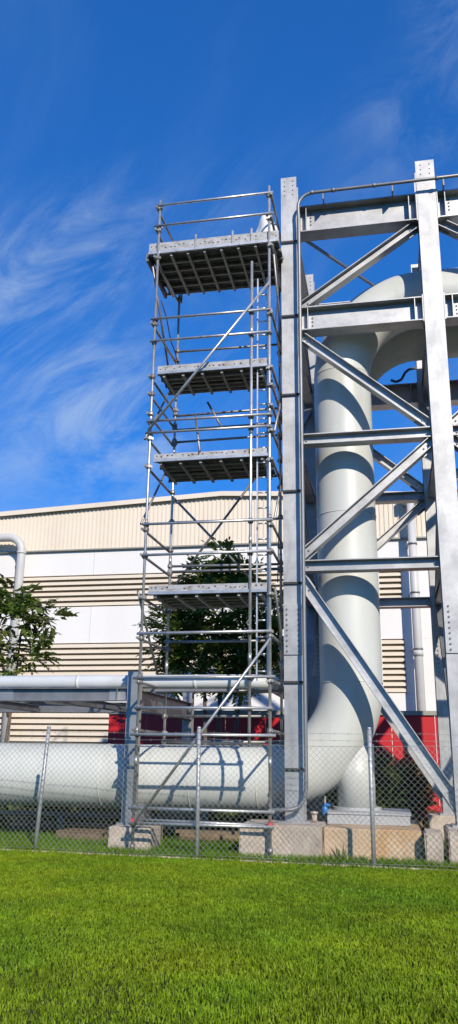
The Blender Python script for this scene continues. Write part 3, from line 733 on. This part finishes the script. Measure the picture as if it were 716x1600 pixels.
# braces on the front face, the rear face and the ends
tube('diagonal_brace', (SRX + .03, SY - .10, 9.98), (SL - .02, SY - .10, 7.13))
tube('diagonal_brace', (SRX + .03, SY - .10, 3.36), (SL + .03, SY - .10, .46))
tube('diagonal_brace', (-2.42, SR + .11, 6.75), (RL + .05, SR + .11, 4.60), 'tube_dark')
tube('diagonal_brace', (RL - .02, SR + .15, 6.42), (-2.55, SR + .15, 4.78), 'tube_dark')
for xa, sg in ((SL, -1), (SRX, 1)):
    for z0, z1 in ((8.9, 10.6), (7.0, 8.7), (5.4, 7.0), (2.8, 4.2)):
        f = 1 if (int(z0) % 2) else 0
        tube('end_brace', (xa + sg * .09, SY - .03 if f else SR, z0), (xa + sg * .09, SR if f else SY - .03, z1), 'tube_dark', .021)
# decks: steel boards on bearers, toe board along the front
def deck(z, x0, x1, y0, y1, nb, th, bears):
    d = MB().box(x0, x1, y0 - .035, y0 - .004, z, z + th).build('toe_board', 'toe', sf)
    hb = MB(); xh = x0 + .05
    while xh < x1 - .04:                                  # punched holes along the board
        if random.random() < .8:
            q = random.uniform(.010, .017); zc = z + th * random.choice((.42, .62)); hb.box(xh - q, xh + q, y0 - .0375, y0 - .0345, zc - q * .8, zc + q * .8)
        xh += random.uniform(.07, .12)
    hb = hb.build('perforation', 'dark', d); hb['kind'] = 'stuff'
    MB().bar((x0, y0 - .05, z - .028), (x1, y0 - .05, z - .028), .045, .05).build('deck_edge', 'tube', d)
    w = (y1 - y0) / nb
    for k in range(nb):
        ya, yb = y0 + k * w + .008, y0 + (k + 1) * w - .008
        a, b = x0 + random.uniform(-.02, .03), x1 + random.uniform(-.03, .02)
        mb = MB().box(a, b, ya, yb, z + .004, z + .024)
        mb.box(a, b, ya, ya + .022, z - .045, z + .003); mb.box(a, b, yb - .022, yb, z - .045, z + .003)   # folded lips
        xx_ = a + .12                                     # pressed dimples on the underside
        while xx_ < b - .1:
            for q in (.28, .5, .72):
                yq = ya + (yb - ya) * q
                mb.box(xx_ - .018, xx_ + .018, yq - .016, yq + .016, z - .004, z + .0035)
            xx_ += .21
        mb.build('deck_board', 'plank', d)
    for k in range(bears):
        x = x0 + .12 + (x1 - x0 - .24) * k / (bears - 1)
        MB().bar((x, y0 - .02, z - .075), (x, y1 + .05, z - .075), .045, .055).build('bearer', 'bearer', d)
    for q in (.2, .4, .6, .8):
        yq = y0 + (y1 - y0) * q
        MB().bar((x0 + .08, yq, z - .062), (x1 - .08, yq, z - .062), .035, .028).build('batten', 'bearer', d)
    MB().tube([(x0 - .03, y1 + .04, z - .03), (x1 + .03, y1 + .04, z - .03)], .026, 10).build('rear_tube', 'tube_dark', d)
    return d
deck(10.96, -4.30, -1.73, 13.29, 14.68, 5, .205, 8)
deck(8.36, -4.02, -1.95, 13.30, 14.12, 3, .125, 6)
deck(6.62, -4.02, -1.93, 13.30, 14.35, 3, .105, 6)
deck(4.20, -4.02, -1.96, 13.30, 14.60, 4, .110, 6)
for x in (-3.35, -2.62, -2.25): MB().bar((x, 13.235, 10.9), (x, 13.235, 11.25), .02, .035, (1, 0, 0)).build('toe_board_clip', 'toe', sf)
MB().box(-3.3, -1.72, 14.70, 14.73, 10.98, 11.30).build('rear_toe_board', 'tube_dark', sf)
MB().bar((-4.34, 13.3, 10.90), (-4.34, 14.7, 10.90), .05, .16).build('end_toe_board', 'plank', sf)

# ladder inside the right end
ld = thing('ladder', 'narrow grey metal ladder climbing inside the right end of the scaffold', 'ladder', (-2.05, 13.36, 2.7))
LX = (-2.145, -1.965)
for x in LX: MB().bar((x, 13.36, 2.7), (x, 13.36, 10.2), .022, .05, (0, 1, 0)).build('stile', 'tube', ld)
z = 2.85
while z < 10.1:
    MB().tube([(LX[0] + .01, 13.36, z), (LX[1] - .01, 13.36, z)], .014, 8).build('rung', 'tube', ld); z += .28
# loose pieces
def loose(label, a, b, mat='tube_dark', r=.022):
    o = MB().tube([a, b], r, 10).build('loose_tube', mat, origin=a); tag(o, label, 'tube', 'loose tubes leaning on the scaffold')
loose('short loose tube leaning high behind the rail above the third deck', (-3.22, 14.0, 8.02), (-2.92, 13.92, 7.45))
loose('short loose tube leaning on the toe board of the third deck', (-3.38, 13.7, 7.62), (-3.17, 13.24, 6.72))
def cable(label, pts):
    o = MB().tube(pts, .010, 6).build('hanging_cable', 'dark', origin=pts[0]); tag(o, label, 'cable', 'cables on the scaffold')
cable('dark cable sagging at the left end of the scaffold below the top deck', [(-4.02, 13.3, 9.9), (-3.99, 13.6, 9.7), (-3.97, 13.9, 9.35), (-3.98, 14.3, 9.3), (-4.02, 14.7, 9.2)])
cable('dark cable hanging down the right end of the scaffold', [(-1.84, 13.6, 10.9), (-1.80, 13.72, 10.2), (-1.86, 13.7, 9.4), (-1.78, 13.8, 8.5), (-1.83, 13.7, 7.2), (-1.79, 13.72, 6.3), (-1.84, 13.7, 4.4)])
# white bundle on the top deck
bmw = bmesh.new(); bmesh.ops.create_icosphere(bmw, subdivisions=4, radius=1)
for v in bmw.verts:
    q = v.co
    k = 1 + .07 * math.sin(5 * q.x + 3 * q.z) + .05 * math.sin(9 * q.y + 4 * q.x)
    v.co = Vector((q.x * .27 * k, q.y * .30 * k, max(q.z, -.6) * .36 * k))
mb = MB(); bmw.verts.index_update(); mb.add([(v.co.x - 2.08, v.co.y + 14.1, v.co.z + 10.96 + .23) for v in bmw.verts], [[v.index for v in f.verts] for f in bmw.faces], True); bmw.free()
# the bundle stretches up to the rail
mb.v = [(x, y, 10.957 + (z - 10.957) * 1.9) for x, y, z in mb.v]
tag(mb.build('wrapped_bundle', 'white', origin=(-2.08, 14.1, 10.957)), 'rounded white wrapped bundle on the top deck', 'bundle')

# ------------------------------------------------------------------ chain-link fence
fe = thing('chain_link_fence', 'chain-link fence with white posts and barbed strands along the lawn', 'fence', (-2, 13, 0))
for x, tilt in ((-8.40, .0), (-5.72, .085), (-3.005, -.01), (-.345, .0), (2.35, 0)):
    y = fence_y(x)
    p = MB().tube([(x, y, -.05), (x + tilt * .5, y, .95), (x + tilt, y, 1.93)], .032, 14).build('post', 'post', fe)
    MB().tube([(x + tilt, y, 1.925), (x + tilt, y, 1.955)], [.035, .024], 14).build('post_cap', 'post', p)
for x in (-8.40, -5.72, -3.005, -.345, 2.35):             # tie wires round the posts
    for z in (.25, .65, 1.05, 1.45):
        zt = z + random.uniform(-.05, .05); y = fence_y(x); x_ = x + (.085 * zt / 1.93 if x == -5.72 else 0)
        MB().tube([(x_ + .0375 * math.cos(a), y + .0375 * math.sin(a) - .005, zt + .004 * a) for a in np.linspace(0, 6.28, 13)], .0028, 5).build('tie_wire', 'chain', fe)
cell = .046                                               # wire spacing; a diamond is twice as wide
mb = MB(); V, F = [], []
x = -10.0; k = 0
top = 1.66; nz_ = int(top / cell)
while x < 4.2:
    for i in range(nz_ + 1):
        xz = x + (cell / 2 + .002) * (1 if (i + k) % 2 else -1)
        y = fence_y(xz) - .044 + (.003 if ((i + k) % 2) else -.003) + .012 * math.sin(xz * 2.3) * math.sin(i * .1)
        z = .03 + i * cell + .010 * math.sin(xz * 1.9)
        o = len(V)
        for a in (0, 2.0944, 4.18879): V.append((xz + .0034 * math.cos(a), y + .0034 * math.sin(a), z))
        if i:
            for j in range(3): F.append((o - 3 + j, o - 3 + (j + 1) % 3, o + (j + 1) % 3, o + j))
    x += cell; k += 1
mb.add(V, F, True)
cm = mb.build('chain_link_mesh', 'chain', fe); cm['kind'] = 'stuff'
for z in (.06, 1.68):
    pts = [(x_, fence_y(x_) - .05, z + .010 * math.sin(x_ * 1.9)) for x_ in np.linspace(-10, 4.2, 60)]
    MB().tube(pts, .0035, 5).build('tension_wire', 'chain', fe)
for z in (1.76, 1.86):
    pts = [(x_, fence_y(x_) - .046, z - .012 * math.sin((x_ + .345) / 2.69 * math.pi) ** 2 + .008 * math.sin(x_ * 3.7)) for x_ in np.linspace(-10, 4.2, 90)]
    mb = MB().tube(pts, .0024, 5); x_ = -9.9
    while x_ < 4.1:                                       # barbs
        y = fence_y(x_) - .046; zz_ = z - .012 * math.sin((x_ + .345) / 2.69 * math.pi) ** 2 + .008 * math.sin(x_ * 3.7)
        mb.tube([(x_ - .012, y - .01, zz_ - .018), (x_ + .012, y + .01, zz_ + .018)], .0016, 4); mb.tube([(x_ + .012, y - .01, zz_ - .018), (x_ - .012, y + .01, zz_ + .018)], .0016, 4)
        x_ += .21
    mb.build('barbed_strand', 'chain', fe)
mb = MB()
xs2 = np.linspace(-11, 5, 60)
vs = []
for x_ in xs2:
    y = fence_y(x_); vs += [(x_, y - .05, -.03), (x_, y + .06, -.03), (x_, y + .06, .028), (x_, y - .05, .028)]
fs = []
for i in range(59):
    a = 4 * i; b = a + 4
    fs += [(a, b, b + 3, a + 3), (a + 3, b + 3, b + 2, a + 2), (a + 2, b + 2, b + 1, a + 1)]
mb.add(vs, fs); kb = structure(mb.build('kerb', 'concrete')); kb['label'] = 'low concrete strip at the foot of the fence'

# weed at the foot of the stained plinth
wd = thing('weed_plant', 'spiky green weed growing at the foot of the stained plinth', 'plant', (-.86, 13.3, 0))
mb = MB()
for k in range(26):
    a = random.uniform(0, 6.28); L = random.uniform(.14, .34); sp_ = random.uniform(.25, 1.0)
    d = Vector((math.cos(a) * sp_, math.sin(a) * sp_ * .6, 1)).normalized(); w_ = Vector((-math.sin(a), math.cos(a), 0)) * .011
    b = Vector((-.86 + random.uniform(-.05, .05), 13.3 + random.uniform(-.04, .04), 0)); m_ = b + d * L * .55; e = b + d * L + Vector((0, 0, -.16 * L * sp_))
    mb.add([b - w_ * .6, b + w_ * .6, m_ + w_, m_ - w_, e], [(0, 1, 2, 3), (3, 2, 4)])
mb.build('leaves', 'weed', wd)

# strap caught on the rear frame
pts = [(.31, 17.62, 9.95), (.42, 17.58, 9.87), (.55, 17.6, 9.93), (.64, 17.6, 10.1), (.74, 17.64, 10.2), (.925, 17.68, 10.24)]
mb = MB()
for a, b in zip(pts[:-1], pts[1:]): mb.bar(a, b, .012, .06)
tag(mb.build('loose_strap', 'dark', origin=pts[0]), 'torn black strap hanging loose above the rear beam', 'strap')

# pale chips of stone and mortar along the foot of the fence and the footings
mb = MB()
for k in range(420):
    x = random.uniform(-7, 3); y = fence_y(x) + abs(random.gauss(0, .16)) + .02; q = random.uniform(.006, .022); an = random.uniform(0, 3.14)
    c, si = math.cos(an) * q, math.sin(an) * q; h = q * random.uniform(.5, 1.)
    mb.add([(x - c, y - si, -.01), (x + si * .8, y - c * .8, -.01), (x + c * 1.2, y + si * 1.2, -.01), (x - si, y + c, -.01), (x - c * .4, y - si * .4, .012 + h), (x + c * .5, y + si * .5, .010 + h)],
           [(0, 1, 4), (1, 5, 4), (1, 2, 5), (2, 3, 5), (3, 4, 5), (3, 0, 4)])
gr_ = mb.build('stone_chips', 'concrete'); gr_['kind'] = 'stuff'; tag(gr_, 'pale stone chips scattered along the foot of the fence', 'gravel')
